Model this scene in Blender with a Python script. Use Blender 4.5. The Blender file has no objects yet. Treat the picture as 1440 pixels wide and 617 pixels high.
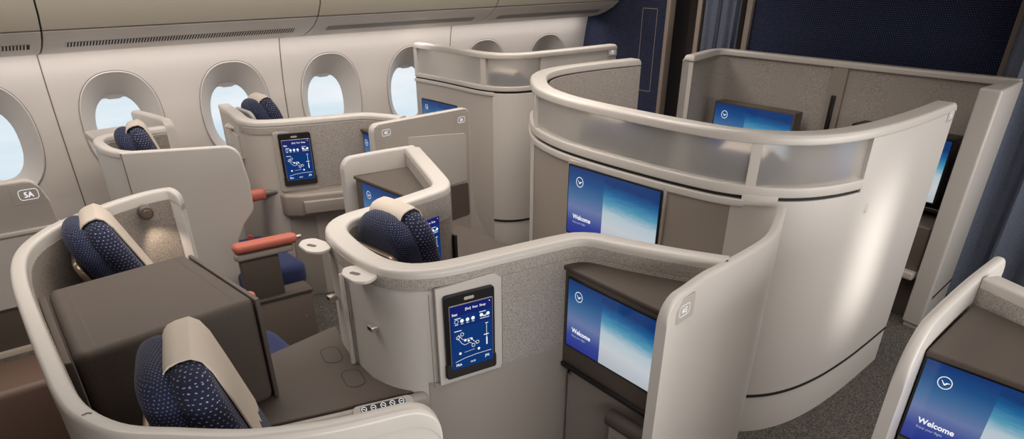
import bpy, bmesh, math, random
from mathutils import Vector, Matrix
R = math.radians
random.seed(4)
S = bpy.context.scene
COL = S.collection

# ------------------------------------------------------------------ camera
cam_d = bpy.data.cameras.new('camera')
cam = bpy.data.objects.new('camera', cam_d); COL.objects.link(cam); S.camera = cam
yaw, pit = R(49.95), R(32.0)
cam.location = (0, 0, 2.0)
cam.rotation_euler = (R(90) - pit, 0, yaw - R(90))
cam_d.sensor_fit = 'HORIZONTAL'; cam_d.sensor_width = 36
cam_d.lens = 36 * 965 / 1440
cam_d.shift_y = 231.5 / 1440          # the frame is the upper part of a taller view
cam_d.clip_start = 0.02

# ------------------------------------------------------------------ view, world, lights
S.view_settings.view_transform = 'Standard'; S.view_settings.look = 'None'
S.view_settings.gamma = 1; S.view_settings.use_curve_mapping = False
S.view_settings.exposure = 0.0
W = bpy.data.worlds.new('sky'); S.world = W; W.use_nodes = True
wn, wl = W.node_tree.nodes, W.node_tree.links
bg = wn['Background']
tc = wn.new('ShaderNodeTexCoord'); mp = wn.new('ShaderNodeMapping'); mp.inputs['Scale'].default_value = (1.2, 1.2, 6)
ns = wn.new('ShaderNodeTexNoise'); ns.inputs['Scale'].default_value = 3; ns.inputs['Detail'].default_value = 6
cr = wn.new('ShaderNodeValToRGB')
cr.color_ramp.elements[0].position = .38; cr.color_ramp.elements[0].color = (.60, .76, .85, 1)
cr.color_ramp.elements[1].position = .66; cr.color_ramp.elements[1].color = (.90, .93, .95, 1)
wl.new(tc.outputs['Generated'], mp.inputs['Vector']); wl.new(mp.outputs['Vector'], ns.inputs['Vector'])
wl.new(ns.outputs['Fac'], cr.inputs['Fac']); wl.new(cr.outputs['Color'], bg.inputs['Color'])
bg.inputs['Strength'].default_value = 1.0

def area(name, loc, rot, sx, sy, power, col=(1, .93, .86), spread=None):
    d = bpy.data.lights.new(name, 'AREA'); d.shape = 'RECTANGLE'; d.size = sx; d.size_y = sy
    d.energy = power; d.color = col
    if spread: d.spread = R(spread)
    o = bpy.data.objects.new(name, d); COL.objects.link(o); o.location = loc; o.rotation_euler = rot
    return o
area('ceiling_light_aisle', (2.4, 0.75, 2.27), (0, 0, 0), 5.0, .4, 15, spread=150)
area('ceiling_light_centre', (1.9, 2.55, 2.27), (0, 0, 0), 4.2, .5, 35, spread=150)
area('ceiling_light_window_aisle', (2.2, 3.95, 2.27), (0, 0, 0), 5.5, .5, 40, spread=150)
area('sidewall_wash_light', (2.4, 5.06, 1.50), (R(12), 0, 0), 5.6, .08, 9.0, (1, .96, .94))
area('window_daylight', (2.2, -.36, 1.17), (R(84), 0, 0), 5.6, .62, 41, (1, .98, .96), 130)
area('low_sun_through_window', (3.07, -.35, .80), (R(90), 0, R(-6)), .12, .62, .62, (1, .96, .92), 19)

# ------------------------------------------------------------------ materials
MAT = {}
def principled(name, col, rough=.5, **k):
    m = bpy.data.materials.new(name); m.use_nodes = True
    b = m.node_tree.nodes['Principled BSDF']
    b.inputs['Base Color'].default_value = (*col, 1); b.inputs['Roughness'].default_value = rough
    for kk, v in k.items():
        b.inputs[kk.replace('_', ' ')].default_value = v
    MAT[name] = m
    return m, m.node_tree.nodes, m.node_tree.links, b
def noise_col(name, c1, c2, scale, rough=.6, bump=0, detail=3, lo=.35, hi=.65, **k):
    m, n, l, b = principled(name, c1, rough, **k)
    t = n.new('ShaderNodeTexCoord'); x = n.new('ShaderNodeTexNoise')
    x.inputs['Scale'].default_value = scale; x.inputs['Detail'].default_value = detail
    r = n.new('ShaderNodeValToRGB')
    r.color_ramp.elements[0].color = (*c1, 1); r.color_ramp.elements[0].position = lo
    r.color_ramp.elements[1].color = (*c2, 1); r.color_ramp.elements[1].position = hi
    l.new(t.outputs['Object'], x.inputs['Vector']); l.new(x.outputs['Fac'], r.inputs['Fac'])
    l.new(r.outputs['Color'], b.inputs['Base Color'])
    if bump:
        q = n.new('ShaderNodeBump'); q.inputs['Strength'].default_value = bump; q.inputs['Distance'].default_value = .002
        l.new(x.outputs['Fac'], q.inputs['Height']); l.new(q.outputs['Normal'], b.inputs['Normal'])
    return m
def dotted(name, base, dot, pu, pv, ru, rv, rough=.9, amount=1.0, vary=0, sheen=.08):
    """navy cloth with rows of woven light dashes, laid out in metres over the box-projected UVs"""
    m, n, l, b = principled(name, base, rough); b.inputs['Sheen Weight'].default_value = sheen
    def mth(op, a, c=None):
        q = n.new('ShaderNodeMath'); q.operation = op
        for i, v in enumerate((a, c)):
            if v is None: continue
            if isinstance(v, (int, float)): q.inputs[i].default_value = v
            else: l.new(v, q.inputs[i])
        return q.outputs[0]
    uv = n.new('ShaderNodeUVMap'); sp = n.new('ShaderNodeSeparateXYZ'); l.new(uv.outputs['UV'], sp.inputs[0])
    v = mth('DIVIDE', sp.outputs[1], pv); row = mth('FLOOR', v)
    u = mth('ADD', mth('DIVIDE', sp.outputs[0], pu), mth('MULTIPLY', mth('MODULO', row, 2), .5))
    du = mth('MULTIPLY', mth('SUBTRACT', mth('FRACT', u), .5), pu / ru)
    dv = mth('MULTIPLY', mth('SUBTRACT', mth('FRACT', v), .5), pv / rv)
    d = mth('ADD', mth('MULTIPLY', du, du), mth('MULTIPLY', dv, dv))
    f = mth('MULTIPLY', mth('LESS_THAN', d, 1), amount)
    if vary:
        w = n.new('ShaderNodeTexWhiteNoise'); w.noise_dimensions = '2D'
        cv = n.new('ShaderNodeCombineXYZ'); l.new(mth('FLOOR', u), cv.inputs[0]); l.new(row, cv.inputs[1])
        l.new(cv.outputs[0], w.inputs['Vector']); f = mth('MULTIPLY', f, mth('ADD', mth('MULTIPLY', w.outputs['Value'], vary), 1 - vary))
    mx = n.new('ShaderNodeMix'); mx.data_type = 'RGBA'
    l.new(f, mx.inputs[0]); mx.inputs[6].default_value = (*base, 1); mx.inputs[7].default_value = (*dot, 1)
    l.new(mx.outputs[2], b.inputs['Base Color'])
    return m
CREAM = (.57, .53, .492)
principled('cream', CREAM, .42)
principled('cream_gloss', (.60, .555, .51), .32)
principled('sidewall', (.66, .60, .55), .5)
principled('reveal', (.62, .57, .53), .5)
principled('bin', (.50, .45, .37), .5)
principled('bin_panel', (.68, .63, .58), .45)
principled('taupe', (.30, .255, .22), .38)
principled('taupe_mid', (.47, .42, .38), .42)
principled('lower_grey', (.33, .29, .26), .4)
principled('brown_mid', (.19, .155, .13), .45)
noise_col('brown', (.085, .066, .055), (.10, .078, .065), 220, .5, .15)
noise_col('brown_leather', (.084, .066, .054), (.102, .080, .066), 260, .6, .25, Specular_IOR_Level=.3)
principled('brown_frame', (.115, .088, .073), .4)
principled('black', (.006, .006, .006), .35)
principled('slot', (.012, .010, .009), .7)
principled('seam', (.16, .13, .11), .7)
principled('bronze', (.28, .20, .15), .3, Metallic=.6)
principled('leather', (.62, .53, .44), .45)
principled('leather_edge', (.75, .66, .57), .5)
principled('salmon', (.50, .135, .09), .6)
principled('tube', (.16, .13, .12), .4)
principled('metal', (.5, .46, .42), .3, Metallic=.8)
principled('shade', (.42, .40, .38), .6)
principled('red', (.6, .04, .03), .5)
principled('pocket', (.12, .092, .078), .5)
principled('trim', (.36, .29, .24), .35)
principled('door_brown', (.07, .052, .043), .4)
principled('ceiling', (.30, .28, .26), .7)
principled('tan_leather', (.17, .105, .078), .5)
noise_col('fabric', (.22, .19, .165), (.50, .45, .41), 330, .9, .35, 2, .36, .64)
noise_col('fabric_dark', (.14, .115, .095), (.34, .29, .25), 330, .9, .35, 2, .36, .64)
noise_col('carpet', (.030, .026, .023), (.17, .15, .13), 190, .95, .6, 2, .40, .66)
noise_col('curtain', (.055, .068, .108), (.23, .255, .33), 420, .9, .2, 2, .35, .7)
dotted('navy', (.006, .009, .038), (.30, .33, .50), .0090, .0073, .0015, .0011, .9, .8, .5)
dotted('navy_big', (.006, .009, .038), (.44, .44, .52), .0140, .0108, .0027, .0014, .9, .9, .6)
dotted('wall_navy', (.010, .016, .052), (.28, .33, .56), .016, .0125, .0022, .0022, .9, .8, .5, .1)
dotted('seat_navy', (.010, .017, .070), (.04, .055, .16), .007, .006, .002, .002, .9, .9)

# woven taupe cloth of the seat shells: short diagonal stitches
def woven(name, c1, c2, p):
    m, n, l, b = principled(name, c1, .9)
    uv = n.new('ShaderNodeUVMap'); w1 = n.new('ShaderNodeTexVoronoi'); w1.inputs['Scale'].default_value = 1 / p
    mp = n.new('ShaderNodeMapping'); mp.inputs['Rotation'].default_value = (0, 0, R(35)); mp.inputs['Scale'].default_value = (1, 1.8, 1)
    l.new(uv.outputs['UV'], mp.inputs['Vector']); l.new(mp.outputs['Vector'], w1.inputs['Vector'])
    r = n.new('ShaderNodeValToRGB')
    r.color_ramp.elements[0].color = (*c2, 1); r.color_ramp.elements[0].position = .2
    r.color_ramp.elements[1].color = (*c1, 1); r.color_ramp.elements[1].position = .62
    l.new(w1.outputs['Distance'], r.inputs['Fac']); l.new(r.outputs['Color'], b.inputs['Base Color'])
    q = n.new('ShaderNodeBump'); q.inputs['Strength'].default_value = .4; q.inputs['Distance'].default_value = .001; q.invert = True
    l.new(w1.outputs['Distance'], q.inputs['Height']); l.new(q.outputs['Normal'], b.inputs['Normal'])
woven('weave', (.25, .22, .195), (.64, .585, .53), .0024)

def emis(name, col, st=1.0):
    m = bpy.data.materials.new(name); m.use_nodes = True; n, l = m.node_tree.nodes, m.node_tree.links
    n.clear(); e = n.new('ShaderNodeEmission'); o = n.new('ShaderNodeOutputMaterial')
    e.inputs[0].default_value = (*col, 1); e.inputs[1].default_value = st; l.new(e.outputs[0], o.inputs[0]); MAT[name] = m
emis('glow_white', (.95, .96, .98), .95)
emis('glow_soft', (.55, .65, .85), .6)
emis('glow_red', (.75, .1, .12), .8)
emis('glow_panel', (.006, .036, .16), 1)
emis('glow_lamp', (1, .86, .68), 4)

def screen_mat(name, veil):
    """welcome picture: a lavender-blue column at the left, sky over white cloud at the right"""
    m, n, l, b = principled(name, (.01, .01, .012), .12)
    uv = n.new('ShaderNodeUVMap'); sp = n.new('ShaderNodeSeparateXYZ'); l.new(uv.outputs['UV'], sp.inputs[0])
    def ramp(src, stops):
        r = n.new('ShaderNodeValToRGB'); e = r.color_ramp.elements
        e[0].position, e[0].color = stops[0][0], (*stops[0][1], 1); e[1].position, e[1].color = stops[-1][0], (*stops[-1][1], 1)
        for p, c in stops[1:-1]:
            q = e.new(p); q.color = (*c, 1)
        l.new(src, r.inputs['Fac']); return r.outputs['Color']
    left = ramp(sp.outputs[1], [(0, (.012, .03, .24)), (.18, (.03, .05, .27)), (.42, (.13, .18, .36)), (.6, (.05, .14, .30)), (.8, (.008, .07, .22)), (1, (.003, .03, .15))])
    ns = n.new('ShaderNodeTexNoise'); ns.inputs['Scale'].default_value = 9; ns.inputs['Detail'].default_value = 8
    mp = n.new('ShaderNodeMapping'); mp.inputs['Scale'].default_value = (1, 3, 1); l.new(uv.outputs['UV'], mp.inputs['Vector']); l.new(mp.outputs['Vector'], ns.inputs['Vector'])
    a = n.new('ShaderNodeMath'); a.operation = 'MULTIPLY_ADD'; l.new(ns.outputs['Fac'], a.inputs[0]); a.inputs[1].default_value = .10; l.new(sp.outputs[1], a.inputs[2])
    c = n.new('ShaderNodeMath'); c.operation = 'MULTIPLY_ADD'; l.new(sp.outputs[0], c.inputs[0]); c.inputs[1].default_value = .10; l.new(a.outputs[0], c.inputs[2])
    right = ramp(c.outputs[0], [(.1, (.42, .46, .50)), (.40, (.54, .58, .61)), (.58, (.44, .54, .60)), (.72, (.08, .30, .44)), (.88, (.008, .11, .29)), (1.0, (.003, .035, .15))])
    st = n.new('ShaderNodeMath'); st.operation = 'GREATER_THAN'; l.new(sp.outputs[0], st.inputs[0]); st.inputs[1].default_value = .415
    mx = n.new('ShaderNodeMix'); mx.data_type = 'RGBA'
    l.new(st.outputs[0], mx.inputs[0]); l.new(left, mx.inputs[6]); l.new(right, mx.inputs[7])
    l.new(mx.outputs[2], b.inputs['Emission Color']); b.inputs['Emission Strength'].default_value = veil
    return m
screen_mat('screen', .95)
m, n, l, b = principled('tablet_screen', (.005, .005, .01), .15)
uv = n.new('ShaderNodeUVMap'); sp = n.new('ShaderNodeSeparateXYZ'); l.new(uv.outputs['UV'], sp.inputs[0])
r = n.new('ShaderNodeValToRGB'); r.color_ramp.elements[0].color = (.003, .032, .13, 1); r.color_ramp.elements[1].color = (.003, .009, .13, 1)
l.new(sp.outputs[1], r.inputs['Fac']); l.new(r.outputs['Color'], b.inputs['Emission Color']); b.inputs['Emission Strength'].default_value = 1
m, n, l, b = principled('frosted', (.86, .84, .81), .3); b.inputs['Transmission Weight'].default_value = .82; b.inputs['IOR'].default_value = 1.12
m, n, l, b = principled('pane', (.97, .98, 1), .03); b.inputs['Transmission Weight'].default_value = 1; b.inputs['IOR'].default_value = 1.05

# ------------------------------------------------------------------ mesh helpers
def box_uv(me):
    if not me.uv_layers: me.uv_layers.new(name='UVMap')
    uvd = me.uv_layers[0].data; vs = me.vertices
    for p in me.polygons:
        nx, ny, nz = (abs(c) for c in p.normal)
        for li in p.loop_indices:
            c = vs[me.loops[li].vertex_index].co
            if nz > .75: uvd[li].uv = (c.x, c.y)
            elif nx > ny: uvd[li].uv = (c.y, c.z)
            else: uvd[li].uv = (c.x, c.z)
def obj(name, verts, faces, mat, parent=None, smooth=True, fix=True, uv=True):
    if parent:
        sh = Vector(); q = parent
        while q: sh = sh + q.location; q = q.parent
    else:
        xs, ys, zs = zip(*[tuple(v) for v in verts]); sh = Vector(((min(xs) + max(xs)) / 2, (min(ys) + max(ys)) / 2, min(zs)))
    verts = [Vector(v) - sh for v in verts]
    me = bpy.data.meshes.new(name); me.from_pydata([tuple(v) for v in verts], [], faces)
    if fix:
        bm = bmesh.new(); bm.from_mesh(me); bmesh.ops.remove_doubles(bm, verts=bm.verts, dist=1e-6)
        bmesh.ops.recalc_face_normals(bm, faces=bm.faces); bm.to_mesh(me); bm.free()
    me.update()
    if uv: box_uv(me)
    if smooth:
        for p in me.polygons: p.use_smooth = True
        me.set_sharp_from_angle(angle=R(38))
        for p in me.polygons:
            if len(p.vertices) > 4: p.use_smooth = False
    me.materials.append(MAT[mat])
    o = bpy.data.objects.new(name, me); COL.objects.link(o)
    if parent: o.parent = parent
    else: o.location = sh
    return o
def tag(o, label, cat, group=None):
    o['label'] = label; o['category'] = cat
    if group: o['group'] = group
    return o
def thing(name, label, cat, loc=(0, 0, 0), group=None):
    o = bpy.data.objects.new(name, None); COL.objects.link(o); o.empty_display_size = .1
    o.location = loc
    return tag(o, label, cat, group)
def struct(o): o['kind'] = 'structure'; return o

def spline(pts, per=8):
    P = [Vector(p) for p in pts]; out = []
    for i in range(len(P) - 1):
        p0 = P[i - 1] if i else P[0] * 2 - P[1]; p1, p2 = P[i], P[i + 1]
        p3 = P[i + 2] if i + 2 < len(P) else P[-1] * 2 - P[-2]
        for k in range(per):
            t = k / per
            out.append(.5 * ((2 * p1) + (p2 - p0) * t + (2 * p0 - 5 * p1 + 4 * p2 - p3) * t * t + (3 * p1 - p0 - 3 * p2 + p3) * t ** 3))
    out.append(P[-1]); return out
def fillet(pts, rad, n=8):
    P = [Vector(p) for p in pts]; out = [P[0]]
    for i in range(1, len(P) - 1):
        r_ = rad[i - 1] if isinstance(rad, (list, tuple)) else rad
        a, b_ = (P[i - 1] - P[i]).normalized(), (P[i + 1] - P[i]).normalized()
        ang = a.angle(b_); d = min(r_ / math.tan(ang / 2), (P[i - 1] - P[i]).length * .48, (P[i + 1] - P[i]).length * .48)
        s, e = P[i] + a * d, P[i] + b_ * d
        for k in range(n + 1):
            t = k / n; out.append(s * (1 - t) ** 2 + P[i] * 2 * t * (1 - t) + e * t * t)
    out.append(P[-1]); return out
def resample(path, step=.03, ends=0.0):
    P = [Vector(p).to_2d() for p in path]; L = [0]
    for a, b_ in zip(P, P[1:]): L.append(L[-1] + (b_ - a).length)
    T = L[-1]; n_ = max(2, int(T / step)); s = [T * i / n_ for i in range(n_ + 1)]
    if ends:
        for k in range(1, 9):
            d = ends * (1 - math.cos(k / 8 * math.pi / 2)); s += [d, T - d]
    s = sorted(set(round(v, 5) for v in s)); out = []; j = 0
    for v in s:
        while j < len(L) - 2 and L[j + 1] < v: j += 1
        f = (v - L[j]) / max(1e-9, L[j + 1] - L[j]); out.append(P[j].lerp(P[j + 1], min(1, f)))
    return out
def lengths(P):
    L = [0]
    for a, b_ in zip(P, P[1:]): L.append(L[-1] + (b_ - a).length)
    return L
def normals(P):
    N = []
    for i in range(len(P)):
        a = P[max(0, i - 1)]; b_ = P[min(len(P) - 1, i + 1)]; d = (b_ - a).normalized(); N.append(Vector((-d.y, d.x)))
    return N
def wall(name, path, z0, z1, t, mat, parent=None, off=0.0, r=.004, r0=0.0, z1f=None, z0f=None, seg=4, **k):
    """upright wall swept along a plan path; t is measured to the left of the direction of travel (negative = right)"""
    P = path; N = normals(P); L = lengths(P); T = L[-1]; sg = 1 if t > 0 else -1; at = abs(t); V, F = [], []
    def prof(zt, zb):
        rr = min(r, at / 2 - 1e-4); q = []
        r_b = min(r0, at / 2 - 1e-4)
        if r_b > 0:
            for i in range(seg + 1):
                a = math.pi / 2 * i / seg; q.append((r_b - r_b * math.sin(a), zb + r_b - r_b * math.cos(a)))
        else: q.append((0, zb))
        for i in range(seg + 1):
            a = math.pi / 2 * i / seg; q.append((rr - rr * math.cos(a), zt - rr + rr * math.sin(a)))
        for i in range(seg + 1):
            a = math.pi / 2 * i / seg; q.append((at - rr + rr * math.sin(a), zt - rr + rr * math.cos(a)))
        if r_b > 0:
            for i in range(seg + 1):
                a = math.pi / 2 * i / seg; q.append((at - r_b + r_b * math.cos(a), zb + r_b - r_b * math.sin(a)))
        else: q.append((at, zb))
        return q
    for i, p in enumerate(P):
        zt = z1f(L[i], T) if z1f else z1; zb = z0f(L[i], T) if z0f else z0
        for u, z in prof(zt, zb):
            w = p + N[i] * (sg * u + off); V.append((w.x, w.y, z))
    m_ = len(V) // len(P)
    for i in range(len(P) - 1):
        for j in range(m_):
            a = i * m_ + j; b_ = i * m_ + (j + 1) % m_; F.append((a, b_, b_ + m_, a + m_))
    F.append(tuple(range(m_))); F.append(tuple(range((len(P) - 1) * m_, len(P) * m_)))
    return obj(name, V, F, mat, parent, **k)
def round_end(z, rs=0, re=0):
    def f(s, T):
        d = 0
        if rs and s < rs: d = rs - math.sqrt(max(0, rs * rs - (rs - s) ** 2))
        if re and T - s < re: d = max(d, re - math.sqrt(max(0, re * re - (re - T + s) ** 2)))
        return z - d
    return f
def rings_solid(name, rings, mat, parent=None, **k):
    m_ = len(rings[0]); V = [v for r_ in rings for v in r_]; F = []
    for i in range(len(rings) - 1):
        for j in range(m_):
            a = i * m_ + j; b_ = i * m_ + (j + 1) % m_; F.append((a, b_, b_ + m_, a + m_))
    F.append(tuple(range(m_))); F.append(tuple(range((len(rings) - 1) * m_, len(rings) * m_)))
    return obj(name, V, F, mat, parent, **k)
def inset(poly, d):
    """offset a counter-clockwise outline inwards by d"""
    n_ = len(poly); out = []
    for i in range(n_):
        a, b_, c = poly[i - 1], poly[i], poly[(i + 1) % n_]
        e1, e2 = (b_ - a), (c - b_)
        if e1.length < 1e-7: e1 = e2
        if e2.length < 1e-7: e2 = e1
        e1 = e1.normalized(); e2 = e2.normalized(); n1, n2 = Vector((-e1.y, e1.x)), Vector((-e2.y, e2.x))
        bis = n1 + n2
        if bis.length < 1e-6: bis = n1
        bis.normalize(); cs = max(.4, bis.dot(n1)); out.append(b_ + bis * (d / cs))
    return out
def ccw(poly):
    P = [Vector(p).to_2d() for p in poly]
    a = sum(P[i - 1].x * P[i].y - P[i].x * P[i - 1].y for i in range(len(P)))
    return P if a > 0 else P[::-1]
def round_poly(pts, rad, n=6):
    """closed outline with rounded corners"""
    P = ccw(pts); out = []; N = len(P)
    for i in range(N):
        r_ = rad[i] if isinstance(rad, (list, tuple)) else rad
        a, b_ = P[i - 1] - P[i], P[(i + 1) % N] - P[i]; la, lb = a.length, b_.length
        if r_ <= 0: out.append(P[i]); continue
        a.normalize(); b_.normalize(); ang = max(.05, a.angle(b_)); d = min(r_ / math.tan(ang / 2), la * .49, lb * .49)
        rr = d * math.tan(ang / 2); c = P[i] + (a + b_).normalized() * (rr / math.sin(ang / 2))
        s, e = P[i] + a * d - c, P[i] + b_ * d - c; tot = s.angle_signed(e, 0)
        for k in range(n + 1):
            t = -tot * k / n; out.append(c + Vector((s.x * math.cos(t) - s.y * math.sin(t), s.x * math.sin(t) + s.y * math.cos(t))))
    return out
class Frame:
    """a flat working plane: o origin, r to the right, u up, n = r x u out of it"""
    def __init__(s, o, r, u):
        s.o = Vector(o); s.r = Vector(r).normalized(); u = Vector(u); u = (u - s.r * u.dot(s.r)).normalized(); s.u = u; s.n = s.r.cross(u)
    def p(s, x, y, z=0): return s.o + s.r * x + s.u * y + s.n * z
    def at(s, x, y, z=0): return Frame(s.p(x, y, z), s.r, s.u)
def plate(name, fr, outline, z0, z1, bev, mat, parent=None, seg=3, both=True, **k):
    """solid plate on a frame: outline in frame x,y; from depth z0 to z1 with rounded edges"""
    P = ccw(outline); rg = []
    if bev <= 0: lv = [(0, z0), (0, z1)]
    else:
        lv = []
        if both:
            for i in range(seg + 1):
                a = math.pi / 2 * i / seg; lv.append((bev - bev * math.sin(a), z0 + bev - bev * math.cos(a)))
        else: lv.append((0, z0))
        for i in range(seg + 1):
            a = math.pi / 2 * i / seg; lv.append((bev - bev * math.cos(a), z1 - bev + bev * math.sin(a)))
    for d, z in lv: rg.append([fr.p(q.x, q.y, z) for q in (inset(P, d) if d > 1e-6 else P)])
    return rings_solid(name, rg, mat, parent, **k)
FLOOR = Frame((0, 0, 0), (1, 0, 0), (0, 1, 0))
def slab(name, pts, z0, z1, rad, bev, mat, parent=None, **k):
    if bev > 0 and not isinstance(rad, (list, tuple)): rad = max(rad, bev * 1.15)
    return plate(name, FLOOR, round_poly(pts, rad) if rad else pts, z0, z1, bev, mat, parent, **k)
def rect(x0, y0, x1, y1): return [Vector((x0, y0)), Vector((x1, y0)), Vector((x1, y1)), Vector((x0, y1))]
def rrect(x0, y0, x1, y1, r_): return round_poly(rect(x0, y0, x1, y1), r_)
def box(name, x0, x1, y0, y1, z0, z1, bev, mat, parent=None, rad=0, **k):
    return slab(name, rect(x0, y0, x1, y1), z0, z1, rad, bev, mat, parent, **k)
def multi(name, parts, mat, parent=None, **k):
    """several flat marks of one sign or drawing in one mesh: list of (verts, faces)"""
    V, F = [], []
    for v, f in parts:
        b_ = len(V); V += v; F += [tuple(i + b_ for i in q) for q in f]
    return obj(name, V, F, mat, parent, smooth=False, fix=False, **k)
def mark(fr, outline, z=.0006): return ([fr.p(q[0], q[1], z) for q in outline], [tuple(range(len(outline)))])
def disc(x, y, r_, n=16): return [(x + r_ * math.cos(i / n * 2 * math.pi), y + r_ * math.sin(i / n * 2 * math.pi)) for i in range(n)]
def ring(fr, x, y, r1, r0, z=.0006, n=24):
    v = []; f = []
    for i in range(n):
        a = i / n * 2 * math.pi; v += [fr.p(x + r1 * math.cos(a), y + r1 * math.sin(a), z), fr.p(x + r0 * math.cos(a), y + r0 * math.sin(a), z)]
    for i in range(n): j = (i + 1) % n; f.append((2 * i, 2 * j, 2 * j + 1, 2 * i + 1))
    return (v, f)
def line(fr, pts, w, z=.0006):
    v = []; f = []
    for (x0, y0), (x1, y1) in zip(pts, pts[1:]):
        d = Vector((x1 - x0, y1 - y0)).normalized(); nx, ny = -d.y * w / 2, d.x * w / 2; b_ = len(v)
        v += [fr.p(x0 + nx, y0 + ny, z), fr.p(x0 - nx, y0 - ny, z), fr.p(x1 - nx, y1 - ny, z), fr.p(x1 + nx, y1 + ny, z)]; f.append((b_, b_ + 1, b_ + 2, b_ + 3))
    return (v, f)
def outline_marks(fr, poly, w, z=.0006):
    P = ccw(poly); Q = inset(P, w); n_ = len(P)
    return ([fr.p(q.x, q.y, z) for q in P] + [fr.p(q.x, q.y, z) for q in Q], [(i, (i + 1) % n_, n_ + (i + 1) % n_, n_ + i) for i in range(n_)])
TXT = {}
def text(name, s, fr, x, y, h, mat, parent, bold=0.0, z=.0008, align='LEFT'):
    key = (s, bold, align)
    if key not in TXT:
        c = bpy.data.curves.new('t', 'FONT'); c.body = s; c.size = 1; c.offset = bold; c.align_x = align; c.resolution_u = 3
        o = bpy.data.objects.new('t', c); COL.objects.link(o); bpy.context.view_layer.update()
        me = bpy.data.meshes.new_from_object(o.evaluated_get(bpy.context.evaluated_depsgraph_get()))
        TXT[key] = ([tuple(v.co) for v in me.vertices], [tuple(p.vertices) for p in me.polygons])
        bpy.data.objects.remove(o)
    v, f = TXT[key]
    return obj(name, [fr.p(x + a * h, y + b_ * h, z) for a, b_, _ in v], f, mat, parent, smooth=False, fix=False)
def tube(name, pts, r_, mat, parent=None, n=10):
    P = [Vector(p) for p in pts]; rg = []
    for i, p in enumerate(P):
        d = (P[min(i + 1, len(P) - 1)] - P[max(0, i - 1)]).normalized(); a = d.orthogonal().normalized() if abs(d.z) > .99 else d.cross(Vector((0, 0, 1))).normalized(); b_ = a.cross(d)
        rg.append([p + a * r_ * math.cos(k / n * 2 * math.pi) + b_ * r_ * math.sin(k / n * 2 * math.pi) for k in range(n)])
    return rings_solid(name, rg, mat, parent)

# ------------------------------------------------------------------ builders for the repeated things
def emblem_marks(fr, x, y, r_):
    bird = [(-.72, .42), (-.50, .34), (-.18, -.02), (.02, -.16), (.26, .14), (.78, .16), (.92, .10), (.52, -.02), (.34, -.20), (.16, -.44), (-.06, -.46), (-.30, -.14)]
    return [ring(fr, x, y, r_, r_ * .88), mark(fr, [(x + a * r_ * .8, y + b_ * r_ * .8) for a, b_ in bird])]
def monitor(label, fr, w, h, depth=.02, bezel=.008, frame_mat='black', group='welcome screens in front of the seats'):
    """fr: lower left corner of the lit picture, facing out"""
    t = thing('monitor', label, 'screen', fr.p(w / 2, -bezel, -depth), group)
    def loc(o): return o
    loc(plate('bezel', fr, rrect(-bezel, -bezel, w + bezel, h + bezel, .008), -depth, 0, .002, frame_mat, t))
    V = [fr.p(0, 0, .0012), fr.p(w, 0, .0012), fr.p(w, h, .0012), fr.p(0, h, .0012)]
    s = obj('screen', V, [(0, 1, 2, 3)], 'screen', t, smooth=False, fix=False, uv=False); loc(s)
    ul = s.data.uv_layers.new(name='UVMap')
    for i, c in enumerate(((0, 0), (1, 0), (1, 1), (0, 1))): ul.data[i].uv = c
    f2 = fr.at(0, 0, .0014)
    multi('emblem', emblem_marks(f2, w * .135, h * .80, h * .075), 'glow_white', s)
    text('welcome_text', 'Welcome', f2, w * .07, h * .24, h * .095, 'glow_white', s, .026)
    text('greeting_text', 'Enjoy your flight', f2, w * .07, h * .175, h * .042, 'glow_soft', s, .01)
    return t
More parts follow.
